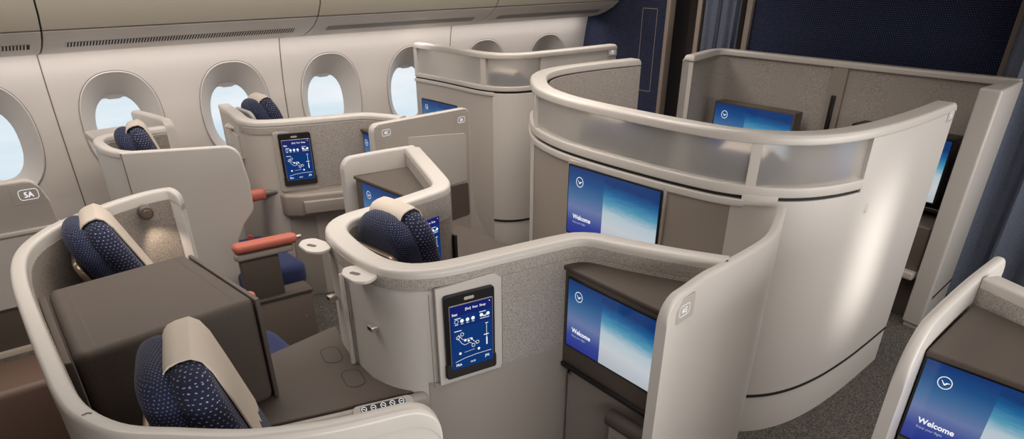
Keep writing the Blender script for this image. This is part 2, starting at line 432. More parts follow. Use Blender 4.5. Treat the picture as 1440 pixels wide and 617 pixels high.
def tablet(label, fr, w=.19, h=.305, group='seat control tablets in the pod walls'):
    """fr: centre of the tablet face"""
    t = thing('tablet', label, 'tablet', fr.p(0, -h / 2, 0), group)
    def loc(o): return o
    loc(plate('bezel', fr, rrect(-w / 2, -h / 2, w / 2, h / 2, .012), 0, .014, .003, 'black', t))
    loc(plate('cradle', fr, rrect(-w / 2 - .003, -h / 2 - .006, w / 2 + .003, -h / 2 + .05, .010), 0, .017, .003, 'slot', t))
    loc(plate('sensor_slot', fr, rrect(-.022, h / 2 - .027, .016, h / 2 - .016, .005), .012, .0146, .0003, 'taupe_mid', t))
    x0, x1, y0, y1 = -w / 2 + .017, w / 2 - .012, -h / 2 + .028, h / 2 - .040
    V = [fr.p(x0, y0, .0175), fr.p(x1, y0, .0175), fr.p(x1, y1, .0175), fr.p(x0, y1, .0175)]
    loc(plate('glass', fr, rrect(x0 - .003, y0 - .003, x1 + .003, y1 + .003, .004), .013, .0170, .001, 'metal', t))
    s = obj('screen', V, [(0, 1, 2, 3)], 'tablet_screen', t, smooth=False, fix=False, uv=False); loc(s)
    ul = s.data.uv_layers.new(name='UVMap')
    for i, c in enumerate(((0, 0), (1, 0), (1, 1), (0, 1))): ul.data[i].uv = c
    f = Frame(fr.p(x0, y0, .0178), fr.r, fr.u); a, b_ = (x1 - x0) / 100, (y1 - y0) / 150   # 100 x 150 units
    def sc(pts): return [(x * a, y * b_) for x, y in pts]
    multi('card', [mark(f, sc([(5, 104), (62, 104), (62, 127), (5, 127)]), 0), mark(f, sc([(66, 104), (97, 104), (97, 127), (66, 127)]), 0), mark(f, sc([(5, 30), (97, 30), (97, 100), (5, 100)]), 0), mark(f, sc([(5, 4), (97, 4), (97, 27), (5, 27)]), 0)], 'glow_panel', s)
    ic = [ring(f, 14 * a, 114 * b_, 4.6 * a, 3.8 * a)] + [mark(f, disc(x * a, 114 * b_, 4.2 * a)) for x in (27, 40, 53)]
    ic += [mark(f, disc(73 * a, 116 * b_, 4 * a)), mark(f, disc(89 * a, 116 * b_, 4 * a)), line(f, sc([(73, 116), (81, 112), (89, 116)]), 2.4 * a)]
    ic += [line(f, sc([(10, 121), (24, 121)]), 1.6 * b_), line(f, sc([(68, 123.5), (84, 123.5)]), 1.4 * b_), line(f, sc([(8, 92), (25, 92)]), 1.6 * b_)]
    ic += [line(f, sc([(10, 107), (18, 107)]), 1.2 * b_)] + [line(f, sc([(x - 3, 107), (x + 3, 107)]), 1.2 * b_) for x in (27, 40, 53)]
    ic += [line(f, sc([(70, 108), (92, 108)]), 1.2 * b_), mark(f, disc(93 * a, 145 * b_, 1.2 * a))]
    for q in ic: multi('icon', [q], 'glow_white', s)
    seat = [(17, 83), (27, 69), (33, 66), (44, 69), (52, 61), (60, 52)]; low = [(15, 76), (25, 60), (32, 55), (44, 58), (52, 52)]
    d = [line(f, sc(seat), .9 * a), line(f, sc(low), .9 * a)] + [ring(f, x * a, y * b_, 4.2 * a, 3.2 * a) for x, y in ((16, 76), (26, 82), (52, 49), (62, 54))]
    d += [mark(f, disc(33 * a, 66 * b_, 3 * a)), mark(f, disc(41 * a, 63 * b_, 2.6 * a)), mark(f, disc(48 * a, 66 * b_, 2.6 * a))]
    d += [line(f, sc([(85, 42), (85, 92)]), .9 * a), line(f, sc([(85, 42), (85, 60)]), 3 * a), line(f, sc([(78, 67), (90, 67)]), 2 * b_), line(f, sc([(82, 94), (89, 94)]), 1.6 * b_)]
    d += [mark(f, disc(20 * a, 37 * b_, 3 * a)), mark(f, disc(65 * a, 37 * b_, 3 * a)), line(f, sc([(30, 37), (55, 39)]), .6 * b_)]
    d += [line(f, sc([(8, 18), (30, 23), (60, 25.5), (95, 25.5)]), .9 * b_)]
    multi('seat_diagram', d, 'glow_white', s)
    text('tab_text', '[Eat]  Rest  Sleep', f, 35 * a, 137 * b_, 7 * a, 'glow_white', s, .01)
    text('title_text', 'Seat', f, 4 * a, 129 * b_, 7.5 * a, 'glow_white', s, .02)
    text('departure_text', 'FRA', f, 9 * a, 7 * b_, 8 * a, 'glow_white', s, .02)
    text('arrival_text', 'JFK', f, 80 * a, 12 * b_, 8 * a, 'glow_white', s, .02)
    text('time_text', '10:30', f, 43 * a, 8 * b_, 6 * a, 'glow_white', s, .01)
    return t
def sign(fr, s, parent, h=.024, w=.075, patch=None):
    """lit seat number in an outlined pill on a slightly darker patch; fr = centre"""
    p = plate('seat_number_sign', fr, patch if patch else rrect(-w * .85, -h * 1.25, w * .85, h * 1.25, .004), -.0015, .0012, .0004, 'taupe_mid', parent)
    f = fr.at(0, 0, .0014)
    multi('sign_outline', [outline_marks(f, rrect(-w / 2, -h * .72, w / 2, h * .72, h * .45), .0022)], 'glow_white', p)
    text('seat_number', s, f, 0, -h * .36, h, 'glow_white', p, .02, align='CENTER')
    return p
def pillow(name, c, w, h, t, rad, b_, mat, parent, top_bulge=0.0):
    """upholstered pad: rounded outline w (y) by h (z), thickness t (x) with soft edges; c = lean-frame"""
    out = rrect(-w / 2, -h, w / 2, 0, rad); rg = []; n_ = 6
    for i in range(2 * n_ + 1):
        a = -math.pi / 2 + math.pi * i / (2 * n_); d = b_ * (1 - math.cos(a)); x = (t / 2 - b_) * (1 if a > 0 else -1) * (abs(a) > 1e-6) + b_ * math.sin(a)
        rg.append([c.p(q.x, q.y, x) for q in inset(ccw(out), d)])
    return rings_solid(name, rg, mat, parent)
def seat(label, x, y, zr, lean=.34, w=.40, plate_mat='bronze', rivets=False, cushion=None, group='seats with navy headrests', low=.62, yaw_=0.0):
    """seat facing +x: x,y,zr = middle of the headrest ridge"""
    t = thing('aircraft_seat', label, 'seat', (x, y, 0), group)
    fw = Vector((math.cos(yaw_), math.sin(yaw_), 0)); sd = Vector((-fw.y, fw.x, 0))
    up = (Vector((0, 0, 1)) - fw * lean).normalized()
    # frame whose normal looks forward: right x up = forward
    def F(dx): 
        return Frame(Vector((x, y, zr)) + fw * dx, sd, up)
    f = F(0)
    G = lambda dx, dz: Frame(Vector((x, y, zr)) + fw * dx + up * dz, sd, up)
    pillow('rear_cushion', G(-.044, -.010), w * .98, low - .02, .100, .13, .049, 'navy', t)
    pillow('front_cushion', F(.030), w * 1.04, low, .092, .11, .044, 'navy_big', t)
    # brown shell plate behind the cushion
    bp = plate('back_shell', F(-.112), rrect(-w * .45, -low, w * .45, -.065 if rivets else -.14, .05), -.012, .012, .008, plate_mat, t)
    if rivets:
        for yy in (-.09, .07): plate('rivet', F(-.125), [Vector((yy + q[0], -.125 + q[1])) for q in disc(0, 0, .013)], -.004, .003, .001, 'slot', bp)
    else: plate('adjuster_slot', F(-.125), rrect(-w * .28, -.30, w * .24, -.275, .01), -.004, .002, .001, 'slot', bp)
    # leather cover draped over the top of the front cushion
    g = F(.030); prof = []
    for d, q in ((-.050, -.022), (-.046, -.010), (-.036, .000), (-.022, .005), (0, .007), (.024, .003), (.041, -.014), (.0485, -.05), (.050, -.14), (.050, -.24), (.050, -.30)): prof.append((d, q))
    V, Fc = [], []; ny = 10
    for off in (0, .004):
        for i, (d, q) in enumerate(prof):
            for k in range(ny + 1):
                yy = (-.45 + k / ny) * w * .60; e = abs(-.5 + k / ny) * 2
                drop = -.02 * max(0, e - .55) ** 2 * (1 if i < 8 else 0)
                dd = d + (off if d > 0 else -off); qq = q + (off if i in (3, 4, 5) else 0) + drop + (.012 * math.cos(k * 2.6) if i == len(prof) - 1 else 0)
                V.append(g.p(yy, qq, dd))
    nn = len(prof) * (ny + 1)
    for i in range(len(prof) - 1):
        for k in range(ny):
            a = i * (ny + 1) + k; q4 = (a, a + 1, a + ny + 2, a + ny + 1); Fc.append(q4); Fc.append(tuple(j + nn for j in q4[::-1]))
    rim = [k for k in range(ny + 1)] + [(i + 1) * (ny + 1) - 1 for i in range(1, len(prof))] + [(len(prof) - 1) * (ny + 1) + k for k in range(ny - 1, -1, -1)] + [i * (ny + 1) for i in range(len(prof) - 2, 0, -1)]
    for i in range(len(rim)): a, b_ = rim[i], rim[(i + 1) % len(rim)]; Fc.append((a, b_, b_ + nn, a + nn))
    obj('leather_cover', V, Fc, 'leather', t)
    # lower back and seat pad (hidden below the walls where the photo shows nothing of them)
    pillow('backrest', Frame(Vector((x, y, zr)) + fw * -.01 - up * (low - .02), sd, up), w * 1.05, zr - low * .94 - .34, .16, .05, .04, 'navy', t)
    if cushion:
        cx0, cx1, cy0, cy1, cz = cushion
        slab('seat_cushion', [(cx0, cy0), (cx1, cy0), (cx1, cy1), (cx0, cy1)], cz - .14, cz, .07, .04, 'seat_navy', t)
        box('seat_base', cx0 + .02, cx1 - .06, cy0 + .03, cy1 - .03, 0, cz - .135, .01, 'brown', t)
    return t

# ================================================================== THE CABIN
# ------------------------------------------------------------------ floor, ceiling, walls
XF = 5.30                                   # forward partition
struct(box('floor', -1.2, 6.6, -.42, 5.42, -.05, 0, 0, 'carpet', smooth=False))
struct(box('ceiling', -1.2, 6.6, -.42, 5.42, 2.30, 2.34, 0, 'ceiling', smooth=False))
struct(box('wall_right', -1.2, 6.6, -.42, -.38, 0, 2.30, 0, 'taupe', smooth=False))
struct(box('wall_rear', -1.24, -1.2, -.42, 5.42, 0, 2.30, 0, 'taupe', smooth=False))

WY = 5.22; PITCH = .746; X0 = .35
def oval(cx, cz, a, b_, n=40, e=2.35):
    out = []
    for i in range(n):
        t = i / n * 2 * math.pi; c, s_ = math.cos(t), math.sin(t)
        out.append((cx + a * abs(c) ** (2 / e) * (1 if c >= 0 else -1), cz + b_ * abs(s_) ** (2 / e) * (1 if s_ >= 0 else -1)))
    return out
def bow(z): return WY + .02 - .28 * max(0, z - 1.05) ** 2 - .05 * max(0, .7 - z)     # gentle curve of the fuselage lining
V, F = [], []
zb, zt = .0, 1.56
for k in range(-1, 7):
    cx = X0 + PITCH * k; x0, x1 = cx - PITCH / 2, cx + PITCH / 2
    if k == 6: x1 = XF + .02
    O = oval(cx, 1.055, .245, .325)
    b0 = len(V)
    for x, z in O: V.append((x, bow(z) - .0, z))
    zl, zh = .66, 1.44
    for x, z in O:
        dx, dz = x - cx, z - 1.055
        s_ = min(((x1 if dx > 0 else x0) - cx) / dx if abs(dx) > 1e-9 else 9e9, ((zh if dz > 0 else zl) - 1.055) / dz if abs(dz) > 1e-9 else 9e9)
        X, Z = cx + dx * s_, 1.055 + dz * s_; V.append((X, bow(Z), Z))
    n_ = len(O)
    for i in range(n_): F.append((b0 + i, b0 + (i + 1) % n_, b0 + n_ + (i + 1) % n_, b0 + n_ + i))
    # corners of the cell
    for i in range(n_):
        a, c = V[b0 + n_ + i], V[b0 + n_ + (i + 1) % n_]
        if abs(a[0] - c[0]) > 1e-4 and abs(a[2] - c[2]) > 1e-4:
            cxn = x1 if max(a[0], c[0]) > cx + .01 and abs(max(a[0], c[0]) - x1) < 1e-4 else x0
            czn = zh if max(a[2], c[2]) > 1.1 else zl
            V.append((cxn, bow(czn), czn)); F.append((b0 + n_ + i, b0 + n_ + (i + 1) % n_, len(V) - 1))
    for za, zc in ((zb, .35), (.35, .66), (1.44, 1.50), (1.50, zt)):
        b1 = len(V); V += [(x0, bow(za), za), (x1, bow(za), za), (x1, bow(zc), zc), (x0, bow(zc), zc)]; F.append((b1, b1 + 1, b1 + 2, b1 + 3))
struct(obj('wall_left', V, F, 'sidewall'))
for k in range(0, 7):
    cx = X0 + PITCH * k
    ra = [(x, bow(z) - .003, z) for x, z in oval(cx, 1.055, .250, .330)]
    rb = [(x, bow(z) - .006, z) for x, z in oval(cx, 1.055, .243, .323)]
    rc = [(x, WY + .055, z) for x, z in oval(cx, 1.04, .205, .275)]
    rd = [(x, WY + .115, z) for x, z in oval(cx, 1.02, .162, .222)]
    re_ = [(x, WY + .135, z) for x, z in oval(cx, 1.015, .150, .210)]
    rings = [ra, rb, rc, rd, re_]; VV = [v for r_ in rings for v in r_]; FF = []; n_ = 40
    for i in range(4):
        for j in range(n_): FF.append((i * n_ + j, i * n_ + (j + 1) % n_, (i + 1) * n_ + (j + 1) % n_, (i + 1) * n_ + j))
    w = struct(obj('window_%d' % (k + 1), VV, FF, 'reveal'))
    obj('window_rim', [(x, y_, z) for r_, y_ in ((oval(cx, 1.055, .2535, .3335), WY - .0) , (oval(cx, 1.055, .2505, .3305), WY - .0)) for x, z in r_ for y_ in (bow(z) - .004,)], [(j, (j + 1) % n_, n_ + (j + 1) % n_, n_ + j) for j in range(n_)], 'seam', w)
    pn = [(x, WY + .134, z) for x, z in oval(cx, 1.015, .152, .212)]
    rings_solid('window_pane', [pn, [(x, y_ + .006, z) for x, y_, z in pn]], 'pane', w)
    if k >= 5:                               # blinds drawn most of the way down on the two forward windows
        plate('window_blind', Frame((cx, WY + .128, 1.015), (1, 0, 0), (0, 0, 1)), [Vector((x - cx, z - 1.015)) for x, z in oval(cx, 1.015, .158, .218)], -.003, .003, 0, 'shade', w)
    else:
        plate('window_blind', Frame((cx, WY + .128, 1.015), (1, 0, 0), (0, 0, 1)), [Vector((x, z)) for x, z in [(-.12, .225), (.12, .225), (.11, .196), (.05, .196), (.03, .188), (-.03, .188), (-.05, .196), (-.11, .196)]], -.003, .003, 0, 'shade', w)
for i, x in enumerate((.72, 2.212, 3.704)):
    zz = [.0 + 1.53 * j / 20 for j in range(21)]
    VV = [(x + d, bow(z) - e, z) for z in zz for d, e in ((-.003, 0), (-.003, .0025), (.003, .0025), (.003, 0))]
    struct(obj('trim_%d' % (i + 1), VV, [(j * 4 + a, j * 4 + a + 1, j * 4 + a + 5, j * 4 + a + 4) for j in range(20) for a in range(3)], 'seam'))

# forward partition: navy cloth at the window side, doorway, curtain, navy cloth in the centre
fp = struct(box('wall_front', XF, XF + .04, 4.225, 5.40, 0, 2.30, 0, 'wall_navy', smooth=False))
multi('access_panel_stitching', [outline_marks(Frame((XF - .002, 4.43, 1.30), (0, -1, 0), (0, 0, 1)), rrect(-.085, -.36, .085, .31, .01), .006)], 'trim', fp)
struct(box('trim_4', XF - .03, XF + .05, 4.195, 4.235, 0, 2.30, .006, 'trim'))
struct(box('wall_galley', XF + .34, XF + .38, 3.7, 4.5, 0, 2.30, 0, 'door_brown', smooth=False))
gd = struct(box('door_1', XF + .31, XF + .338, 3.96, 4.24, 0, 1.98, .004, 'door_brown'))
box('door_panel', XF + .304, XF + .312, 4.0, 4.16, .3, 1.66, .003, 'door_brown', gd)
struct(box('trim_5', XF - .03, XF + .05, 3.870, 3.915, 0, 2.30, .006, 'trim'))
struct(box('trim_6', XF - .03, XF + .05, 3.405, 3.455, 0, 2.30, .006, 'trim'))
struct(box('wall_partition', XF, XF + .04, 1.60, 3.41, 0, 2.30, 0, 'wall_navy', smooth=False))
struct(box('trim_7', XF - .03, XF + .05, 1.535, 1.605, 0, 2.30, .006, 'trim'))
struct(box('wall_forward', 6.56, 6.6, -.42, 5.42, 0, 2.30, 0, 'door_brown', smooth=False))

# ------------------------------------------------------------------ overhead bins
BP = [(5.235, 1.500), (5.12, 1.512), (5.017, 1.531), (4.93, 1.561), (4.84, 1.603), (4.775, 1.650)]
BD = [(4.768, 1.660), (4.715, 1.73), (4.685, 1.82), (4.67, 1.93), (4.69, 2.06), (4.75, 2.18), (4.86, 2.27)]
bins = [(-.86, .715, 'overhead bin at the left edge of the photo, with the short stretch of vent'),
        (.725, 2.325, 'long overhead bin above the second and third windows from the left'),
        (2.335, 3.84, 'overhead bin above the tall window suite, with a fine blurred vent'),
        (3.85, 5.27, 'forward overhead bin whose rounded end meets the navy partition')]
for x0, x1, lab in bins:
    t = thing('overhead_bin', lab, 'overhead bin', ((x0 + x1) / 2, 5.0, 1.5), 'overhead bins along the sidewall')
    def ext(name, prof, xa, xb, th, mat, cut=.008):
        a = [(y, z) for y, z in prof]; c = [(y + th, z + th * .5) for y, z in reversed(prof)]; loop = a + c
        return rings_solid(name, [[(x, y, z) for y, z in loop] for x in (xa, xb)], mat, t)
    ext('door', BD, x0, x1, .03, 'bin')
    sp_ = ext('service_panel', BP, x0, x1, .03, 'bin_panel')
    obj('joint_backing', [(x, y + .012, z + .008) for x in (x1 - .004, x1 + .014) for y, z in BP + BD[:5]], [(i, i + 1, i + 12, i + 11) for i in range(10)], 'slot', t)
    obj('gap_strip', [(x, y, z) for x in (x0, x1) for y, z in ((4.79, 1.645), (4.79, 1.675))], [(0, 1, 3, 2)], 'slot', t)
    obj('end_panel', [(x1 - .02, 5.25, 1.53)] + [(x1 - .02, y + .02, z + .012) for y, z in BP[1:] + BD] + [(x1 - .02, 5.25, 2.27)], [tuple(range(len(BP) + len(BD) + 1))], 'bin', t)
    # vent slots on the underside: a dark recess crossed by bars
    va, vb = x0 + .11, x1 - .12
    if x0 < 0: vb = .66
    f = Frame((0, 4.905, 1.5725), (1, 0, 0), (0, -.868, .43))
    Vv = [f.p(x, y, .0015) for x, y in ((va, -.032), (vb, -.032), (vb, .032), (va, .032))]
    # the plane bends slightly, so the recess follows the profile point 3 -> 4
    vt = obj('vent', Vv, [(0, 1, 2, 3)], 'slot', sp_, smooth=False)
    nb = int((vb - va) / .0165)
    multi('vent_slats', [mark(f, [(va + i * .0165, -.032), (va + i * .0165 + .008, -.032), (va + i * .0165 + .008, .032), (va + i * .0165, .032)], .003) for i in range(nb)], 'bin_panel', sp_)

# ------------------------------------------------------------------ row-five double seat shell (nearest the camera)
sh5 = thing('double_seat_shell', 'rounded cream double seat shell nearest the camera, with two headrests behind its rail', 'seat shell', (.4, 2.2, 0))
P5 = resample(spline([(.815, 3.205), (.76, 3.24), (.67, 3.235), (.55, 3.19), (.42, 3.115), (.29, 3.02), (.18, 2.88), (.115, 2.72), (.08, 2.5), (.062, 2.2), (.05, 1.9), (.045, 1.68), (.06, 1.55), (.11, 1.43), (.198, 1.34), (.264, 1.277), (.315, 1.235), (.383, 1.195), (.434, 1.168), (.489, 1.146), (.547, 1.128), (.61, 1.111), (.70, 1.081)]), .03, .07)
T5 = .042
wall('shell', P5, 0, 1.13, T5, 'cream', sh5, r=.002, z1f=lambda s_, T: round_end(1.15, .05, .075)(s_, T) - .02)
wall('rail', P5, 1.08, 1.15, T5 + .004, 'cream_gloss', sh5, off=-.002, r=.013, z1f=round_end(1.15, .05, .075), z0f=lambda s_, T: round_end(1.15, .05, .075)(s_, T) - .045)
L5 = lengths(P5); in5 = [p for p, l_ in zip(P5, L5) if .05 < l_ < L5[-1] - .25]
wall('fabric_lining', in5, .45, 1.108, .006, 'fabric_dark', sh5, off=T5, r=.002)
multi('rail_seam', [line(Frame((.0, 0, 1.1505), (1, 0, 0), (0, 1, 0)), [(.075, 1.545), (.088, 1.548), (.094, 1.54)], .004)], 'seam', sh5)
lf = Frame((.64, 3.135, 1.086), (1, 0, 0), (0, -.1, 1))
rl = plate('reading_lamp', lf, [Vector(q) for q in disc(0, 0, .028, 28)], -.03, .007, .005, 'brown_frame', sh5)
plate('lamp_lens', lf, [Vector(q) for q in disc(0, -.001, .018, 24)], .004, .0085, .002, 'bronze', rl)
lamp = bpy.data.lights.new('reading_lamp_light', 'SPOT'); lamp.energy = 2.2; lamp.spot_size = R(75); lamp.spot_blend = .8; lamp.color = (1, .85, .66); lamp.shadow_soft_size = .01
lo = bpy.data.objects.new('reading_lamp_light', lamp); COL.objects.link(lo); lo.location = (.65, 3.10, 1.065); lo.rotation_euler = Vector((.02, .035, -.10)).to_track_quat('-Z', 'Y').to_euler()

seat('navy headrest seat behind the dark console box, under the round reading lamp', .365, 2.89, 1.19, w=.33, lean=.42, yaw_=R(-10), cushion=(.55, 1.03, 2.62, 3.07, .46))
seat('navy headrest seat in front of the dark console box, bottom left of the photo', .285, 1.60, 1.225, w=.375, lean=.29, yaw_=R(-17), cushion=(.55, 1.0, 1.28, 1.78, .44))

cb = thing('console_box', 'large dark brown leather-topped console box between the two nearest headrests', 'console', (.38, 2.28, .62))
slab('body', [(.125, 1.985), (.655, 2.045), (.615, 2.585), (.16, 2.535)], .70, 1.082, .035, .028, 'brown_leather', cb)
slab('end_cap', [(.655, 2.05), (.672, 2.055), (.635, 2.575), (.62, 2.58)], .702, 1.072, .004, .004, 'brown', cb)
slab('hinge_strip', [(.098, 2.0), (.122, 1.995), (.155, 2.53), (.128, 2.53)], .66, 1.066, .004, .006, 'brown_leather', cb)
for a, c in (((.19, 2.02), (.217, 2.515)), ((.60, 2.07), (.568, 2.55))): multi('stitch_seam', [line(Frame((0, 0, 1.0823), (1, 0, 0), (0, 1, 0)), [a, c], .0025)], 'brown', cb)

st = thing('side_table', 'brown side table with two oval inlays and a row of seat buttons', 'table', (.85, 2.1, 0))
top = slab('table_top', [(.38, 1.975), (.56, 1.915), (.80, 1.845), (.98, 1.80), (1.075, 1.775), (1.07, 1.81), (1.0, 1.88), (.985, 1.96), (1.0, 2.10), (1.03, 2.25), (1.08, 2.42), (.745, 2.355), (.55, 2.33)], .655, .70, .015, .006, 'brown_leather', st)
for cx, cy in ((.945, 2.20), (.925, 1.995)):
    multi('inlay', [outline_marks(Frame((cx, cy, .7003), Vector((1, -.25, 0)), (.25, 1, 0)), rrect(-.036, -.066, .036, .066, .0355), .0030)], 'slot', top)
nose = resample([(.42, 1.95), (.56, 1.905), (.80, 1.835), (.98, 1.79), (1.085, 1.765)], .03, .03)
ns_ = wall('bullnose', nose, .64, .705, -.04, 'lower_grey', st, r=.018, r0=.018, z1f=round_end(.702, 0, .02))
pb = Frame((.915, 1.772, .692), Vector((.962, -.262, 0)), Vector((.18, .66, .73)))
bpn = plate('button_panel', pb, rrect(-.105, -.022, .105, .022, .020), -.012, .010, .003, 'taupe_mid', st)
bb = plate('button_strip', pb, rrect(-.078, -.006, .078, .016, .010), .008, .0112, .001, 'black', bpn)
f2 = pb.at(0, 0, .0118)
multi('button_icon', [ring(f2, x, .005, .0095, .0075) for x in (-.066, -.034, 0, .032, .064)] + [line(f2, [(x - .005, .008), (x + .005, .002)], .002) for x in (-.066, 0, .032)] + [line(f2, [(x - .005, .005), (x + .005, .005)], .002) for x in (-.034, .064)], 'glow_white', bpn)
multi('status_light', [line(f2, [(-.062, -.013), (-.015, -.013)], .003)], 'glow_red', bpn)
multi('status_mark', [line(f2, [(-.008, -.013), (.05, -.012)], .0025)], 'glow_white', bpn)
box('pedestal', .5, .98, 1.98, 2.32, 0, .66, .01, 'brown', st)

# ------------------------------------------------------------------ row-four centre pod
pod = thing('seat_pod', 'cream centre pod with woven fabric band, holding the tablet and the 4G sign', 'seat pod', (1.5, 2.1, 0))
ringc = [(1.925, 1.178), (1.905, 1.215), (1.85, 1.335), (1.79, 1.49), (1.755, 1.60), (1.715, 1.655), (1.645, 1.68), (1.41, 1.713), (1.24, 1.735), (1.15, 1.757), (1.08, 1.80), (1.04, 1.87), (1.027, 1.95), (1.03, 2.05), (1.045, 2.17), (1.072, 2.275), (1.12, 2.345), (1.20, 2.388), (1.37, 2.41), (1.58, 2.455), (1.665, 2.48), (1.72, 2.535), (1.775, 2.65), (1.98, 3.16)]
PC = resample(spline(ringc), .03)
LC = lengths(PC)
def seg(P, a, b_):
    L = lengths(P); a = max(0, a); b_ = min(L[-1], b_)
    def at(v):
        for i in range(len(P) - 1):
            if L[i + 1] >= v - 1e-9: return P[i].lerp(P[i + 1], max(0, min(1, (v - L[i]) / max(1e-9, L[i + 1] - L[i]))))
        return P[-1]
    return [at(a)] + [p for p, l_ in zip(P, L) if a + .002 < l_ < b_ - .002] + [at(b_)]
def nearest(P, q):
    L = lengths(P); return min(zip(P, L), key=lambda t: (t[0] - Vector(q)).length)[1]
TH = .078
sA = nearest(PC, (1.66, 1.68)); sB = nearest(PC, (1.04, 2.2)); sCo = nearest(PC, (1.69, 2.49)); sL = nearest(PC, (1.075, 1.80))
wall('shell', PC, 0, 1.12, TH, 'cream', pod, off=-TH / 2, r=.002)
wall('rail', PC, 1.122, 1.15, TH + .004, 'cream_gloss', pod, off=-TH / 2 - .002, r=.014)
# travelling from the aisle end towards the back: right hand side is the passenger side of the front pieces, left hand side the 4D seat
def outface(a, b_, z0, z1, mat, name, th=.005): return wall(name, seg(PC, a, b_), z0, z1, -th, mat, pod, off=TH / 2 * 1 - TH if False else -0, r=.001)
N_ = normals(PC)
def offset_path(P, d): 
    N = normals(P); return [p + q * d for p, q in zip(P, N)]
RIGHT = lambda P, d: offset_path(P, -d)
o_out = TH / 2
# which side is outward: for the near wall the outward normal is -y
side = -1 if normals(PC)[len(PC) // 3].y > 0 else 1
out_ = lambda P, d: offset_path(P, side * d)
w_t = side
wall('fabric_band', out_(seg(PC, 0, sB + .25), o_out), 1.082, 1.123, w_t * .004, 'weave', pod, r=.001)
wall('fabric_shelf_lining', out_(seg(PC, .0, sA - .025), o_out), .95, 1.081, w_t * .004, 'weave', pod, r=.001)
s1, s2 = nearest(PC, (1.36, 1.72)), nearest(PC, (1.08, 1.80))
wall('fabric_panel', out_(seg(PC, sA - .02, s1), o_out), .735, 1.081, w_t * .004, 'weave', pod, r=.001)
wall('lower_panel', out_(seg(PC, sA - .03, nearest(PC, (1.10, 1.785))), o_out), .0, .735, w_t * .004, 'lower_grey', pod, r=.001)
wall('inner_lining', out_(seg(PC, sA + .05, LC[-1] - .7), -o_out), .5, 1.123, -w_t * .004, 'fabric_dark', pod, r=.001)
wall('inner_fabric_strip', out_(seg(PC, nearest(PC, (1.3, 2.4)), sCo), -o_out - .001), 1.02, 1.123, -w_t * .004, 'weave', pod, r=.001)
wall('fabric_shelf_lining', out_(seg(PC, sCo + .03, LC[-1]), o_out), 1.0, 1.123, w_t * .004, 'weave', pod, r=.001)
# panel seams and tablet surround on the near wall
fw1 = Frame((1.08, 1.709, 0), (.56, -.08, 0), (0, 0, 1))
wf = fw1.at(0, 0, .004)
plate('tablet_surround', fw1.at(.155, .915, 0), round_poly([(-.125, -.182), (.118, -.182), (.116, .19), (-.125, .178)], [.002, .006, .03, .002]), -.01, .0030, .001, 'cream', pod)
multi('panel_seam', [line(fw1.at(0, 0, .0050), [(.004, .735), (.004, 1.085)], .0030)], 'seam', pod)
for tp, bt in (([(.922, 2.285), (.955, 2.325), (1.0, 2.315), (1.015, 2.25), (1.0, 2.18), (.945, 2.165), (.918, 2.21)], (.955, 2.245)), ([(.912, 1.945), (.94, 1.99), (.985, 1.99), (1.0, 1.93), (1.0, 1.86), (.945, 1.835), (.912, 1.87)], (.948, 1.92))):
    tr = slab('cocktail_tray', tp, 1.112, 1.124, .03, .004, 'cream_gloss', pod)
    plate('tray_button', Frame((*bt, 1.1242), (.35, -.9, 0), (.9, .35, 0)), rrect(-.020, -.009, .020, .009, .008), -.001, .001, .0004, 'brown_frame', tr)
for q in ((.985, 2.215), (.978, 1.905)):
    lt = plate('latch', Frame((q[0], q[1], .922), (0, -1, 0), (0, 0, 1)), rrect(-.016, -.010, .016, .010, .006), -.02, .012, .003, 'metal', pod)
    plate('latch_slot', Frame((q[0], q[1], .922), (0, -1, 0), (0, 0, 1)), rrect(-.010, -.003, .010, .006, .003), .010, .0126, .001, 'black', lt)
multi('wardrobe_seam', [line(Frame((.984, 2.075, 0), (0, -1, 0), (0, 0, 1)), [(0, .66), (0, 1.06)], .007)], 'seam', pod)
box('wardrobe_post', .972, .99, 2.085, 2.10, .66, 1.06, .004, 'cream_gloss', pod)
# television cabinet facing the near seat, its shelf and what stands below it
slab('television_cabinet', [(1.632, 1.65), (1.602, 1.150), (1.86, 1.195), (1.745, 1.50), (1.69, 1.62)], .67, 1.046, .004, .003, 'brown_frame', pod)
slab('shelf', [(1.622, 1.655), (1.592, 1.145), (1.88, 1.192), (1.76, 1.50), (1.70, 1.64)], 1.046, 1.064, .006, .006, 'brown_leather', pod)
slab('cabinet_slot', [(1.622, 1.64), (1.592, 1.17), (1.70, 1.17), (1.70, 1.6)], .652, .671, 0, .003, 'slot', pod)
slab('stowage_front', [(1.64, 1.62), (1.66, 1.17), (1.86, 1.20), (1.74, 1.50)], 0, .655, 0, .003, 'lower_grey', pod)
bar = tube('padded_bar', [(1.598, 1.345, .575), (1.590, 1.15, .575)], .032, 'brown_leather', pod, 14)
box('vent_box', 1.575, 1.66, 1.165, 1.335, .18, .56, .012, 'lower_grey', pod)
for i in range(5): plate('vent_slat', Frame((1.5745, 1.25, .52 - i * .018), (0, -1, 0), (0, 0, 1)), rrect(-.06, -.004, .06, .004, .003), -.001, .002, .0008, 'taupe', pod)
tube('hook', [(1.635, 1.60, .652), (1.615, 1.585, .645), (1.605, 1.565, .652)], .006, 'black', pod, 8)
# aisle-side cream panel carrying the 4G sign
PG = resample(spline([(1.520, 1.095), (1.62, 1.11), (1.77, 1.14), (1.90, 1.152), (2.06, 1.17), (2.18, 1.188), (2.29, 1.22), (2.43, 1.285), (2.53, 1.335), (2.585, 1.365)]), .03, .07)
wall('aisle_panel', PG, 0, 1.15, .036, 'cream', pod, r=.014, z1f=round_end(1.15, .075, .01))
gs = Frame((1.615, 1.108, 1.087), (.97, .14, 0), (0, 0, 1))
sign(gs, '4G', pod, .026, .062, round_poly([(-.045, -.038), (.06, -.038), (.06, .042), (-.012, .042), (-.045, .01)], .008))
